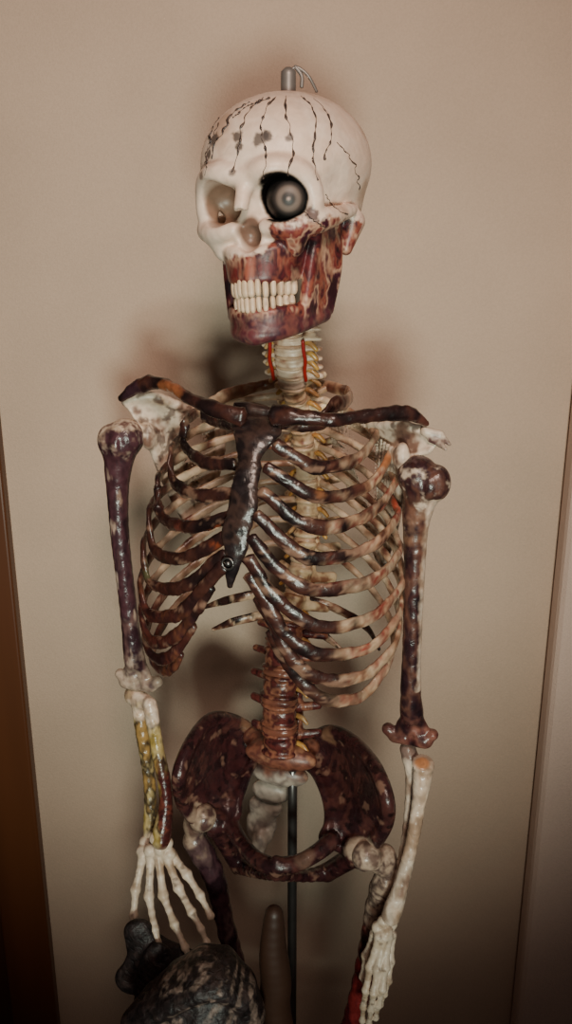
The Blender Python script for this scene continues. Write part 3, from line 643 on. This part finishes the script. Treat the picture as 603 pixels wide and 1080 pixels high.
S.ell((bc[0], -.09, sz+.03), (.06, .05, .028), k=.01)
def bagc(p):
    o = p-np.array([bc[0]+.055, by, P(250, 1000, by)[2]]); an = np.arctan2(o[:, 2], -o[:, 0])
    s = np.sin(an*20+fbm(p, 35, 3)*5); n = fbm(p, 130, 4)
    c = paint(p, [(28, 20, 21), (48, 36, 36), (34, 26, 27), (60, 46, 44)], 60, 4)
    w = np.clip((s+.2)*1.5, 0, 1)*np.clip((n-.44)*9, 0, 1)*(p[:, 1] < by+.025)
    return mixc(c, np.tile(lin((150, 126, 114)), (len(p), 1)), w*.75)
build('leather_handbag', S, M_BAG, bagc, None)
S = SDF(.0018, .006); bt = np.array([sx+.125, -.115, sz+.010]); bt2 = P(292, 1072, -.10)
S.curve([P(289, 964, -.10), P(288, 1000, -.10), P(291, 1035, -.10), bt2, bt], [.010, .0160, .0172, .012, .010], 24, k=.003)
build('wooden_paddle', S, M_WOOD, dflt, None)
# ================================================================ ROOM
def box(name, lo, hi, mat, parent=None, bev=0.):
    lo = np.array(lo, float); hi = np.array(hi, float)
    v = [(x, y, z) for x in (lo[0], hi[0]) for y in (lo[1], hi[1]) for z in (lo[2], hi[2])]
    f = [(0, 1, 3, 2), (4, 6, 7, 5), (0, 4, 5, 1), (2, 3, 7, 6), (0, 2, 6, 4), (1, 5, 7, 3)]
    o = mkobj(name, v, f, mat, None, parent, False)
    if bev: m = o.modifiers.new('b', 'BEVEL'); m.width = bev; m.segments = 3
    return o
def wallmat(name, col, bump=.35):
    m, n, b = nt(name); N = n.nodes; L = n.links; tc = N.new('ShaderNodeTexCoord')
    no = N.new('ShaderNodeTexNoise'); no.inputs['Scale'].default_value = 420; no.inputs['Detail'].default_value = 3
    n2 = N.new('ShaderNodeTexNoise'); n2.inputs['Scale'].default_value = 3; n2.inputs['Detail'].default_value = 3
    for x in (no, n2): L.new(tc.outputs['Object'], x.inputs['Vector'])
    ad = N.new('ShaderNodeMath'); ad.operation = 'MULTIPLY_ADD'; ad.inputs[1].default_value = .45
    L.new(no.outputs['Fac'], ad.inputs[0]); L.new(n2.outputs['Fac'], ad.inputs[2])
    cr_ = N.new('ShaderNodeValToRGB'); c = lin(col); e = cr_.color_ramp.elements
    e[0].position = .45; e[1].position = .95; e[0].color = (*(c*.86), 1); e[1].color = (*np.minimum(c*1.1, 1), 1)
    L.new(ad.outputs[0], cr_.inputs[0]); L.new(cr_.outputs[0], b.inputs['Base Color']); b.inputs['Roughness'].default_value = .75
    bp = N.new('ShaderNodeBump'); bp.inputs['Strength'].default_value = bump; bp.inputs['Distance'].default_value = .0015
    L.new(no.outputs['Fac'], bp.inputs['Height']); L.new(bp.outputs[0], b.inputs['Normal']); return m
MW = wallmat('textured_wallpaper', (188, 164, 144)); MW2 = wallmat('textured_wallpaper_side', (206, 180, 166), .6)
MT = simple('stained_wood_trim', (84, 47, 25), .4, 0, 12, .25, .05, (1, 1, .08))
YW = .33
box('wall_back', (-2.2, YW, 0), (2.2, YW+.1, 2.6), MW)
box('wall_right', (.393, YW-.05, 0), (1.4, YW, 2.6), MW2, None, .014)
box('trim_1', (-.475, YW-.022, 0), (-.398, YW, 2.1), MT, None, .004)
box('door_1', (-1.3, YW-.014, .005), (-.476, YW-.002, 2.08), simple('stained_wood_door', (64, 34, 20), .45, 0, 8, .25, .05, (1, 1, .06)))
box('floor', (-2.2, -3, -.05), (2.2, YW+.1, 0), simple('floorboards', (60, 44, 34), .5, 0, 10, .25, .1, (1, .1, 1)))
# ================================================================ LIGHT
def spot(name, loc, tgt, size, power, col, ang):
    l = bpy.data.lights.new(name, 'SPOT'); l.shadow_soft_size = size; l.energy = power; l.color = col; l.spot_size = math.radians(ang); l.spot_blend = 1
    o = bpy.data.objects.new(name, l); o.location = loc; o.rotation_euler = (Vector(tgt)-Vector(loc)).to_track_quat('-Z', 'Y').to_euler()
    bpy.context.scene.collection.objects.link(o); return o
spot('ceiling_spot_lamp', (.15, -1.35, 2.35), (-.05, .25, 1.62), .17, 82, (1, .76, .63), 62)
spot('greenish_fill_spot', (.06, -1.75, 1.22), (-.12, .3, 1.34), .16, 108, (.90, 1, .86), 54)  # unseen greenish fill added to brighten the wall sides; no television there
w = bpy.data.worlds.new('dim_room'); w.use_nodes = True; bpy.context.scene.world = w
w.node_tree.nodes['Background'].inputs[0].default_value = (1, .78, .68, 1); w.node_tree.nodes['Background'].inputs[1].default_value = .045
cd = bpy.data.cameras.new('camera'); cd.sensor_fit = 'VERTICAL'; cd.sensor_height = 36; cd.lens = F*36/1080; cd.clip_start = .01
co = bpy.data.objects.new('camera', cd); co.location = CAM; co.rotation_euler = (math.radians(90)-PT, 0, 0)
bpy.context.scene.collection.objects.link(co); bpy.context.scene.camera = co
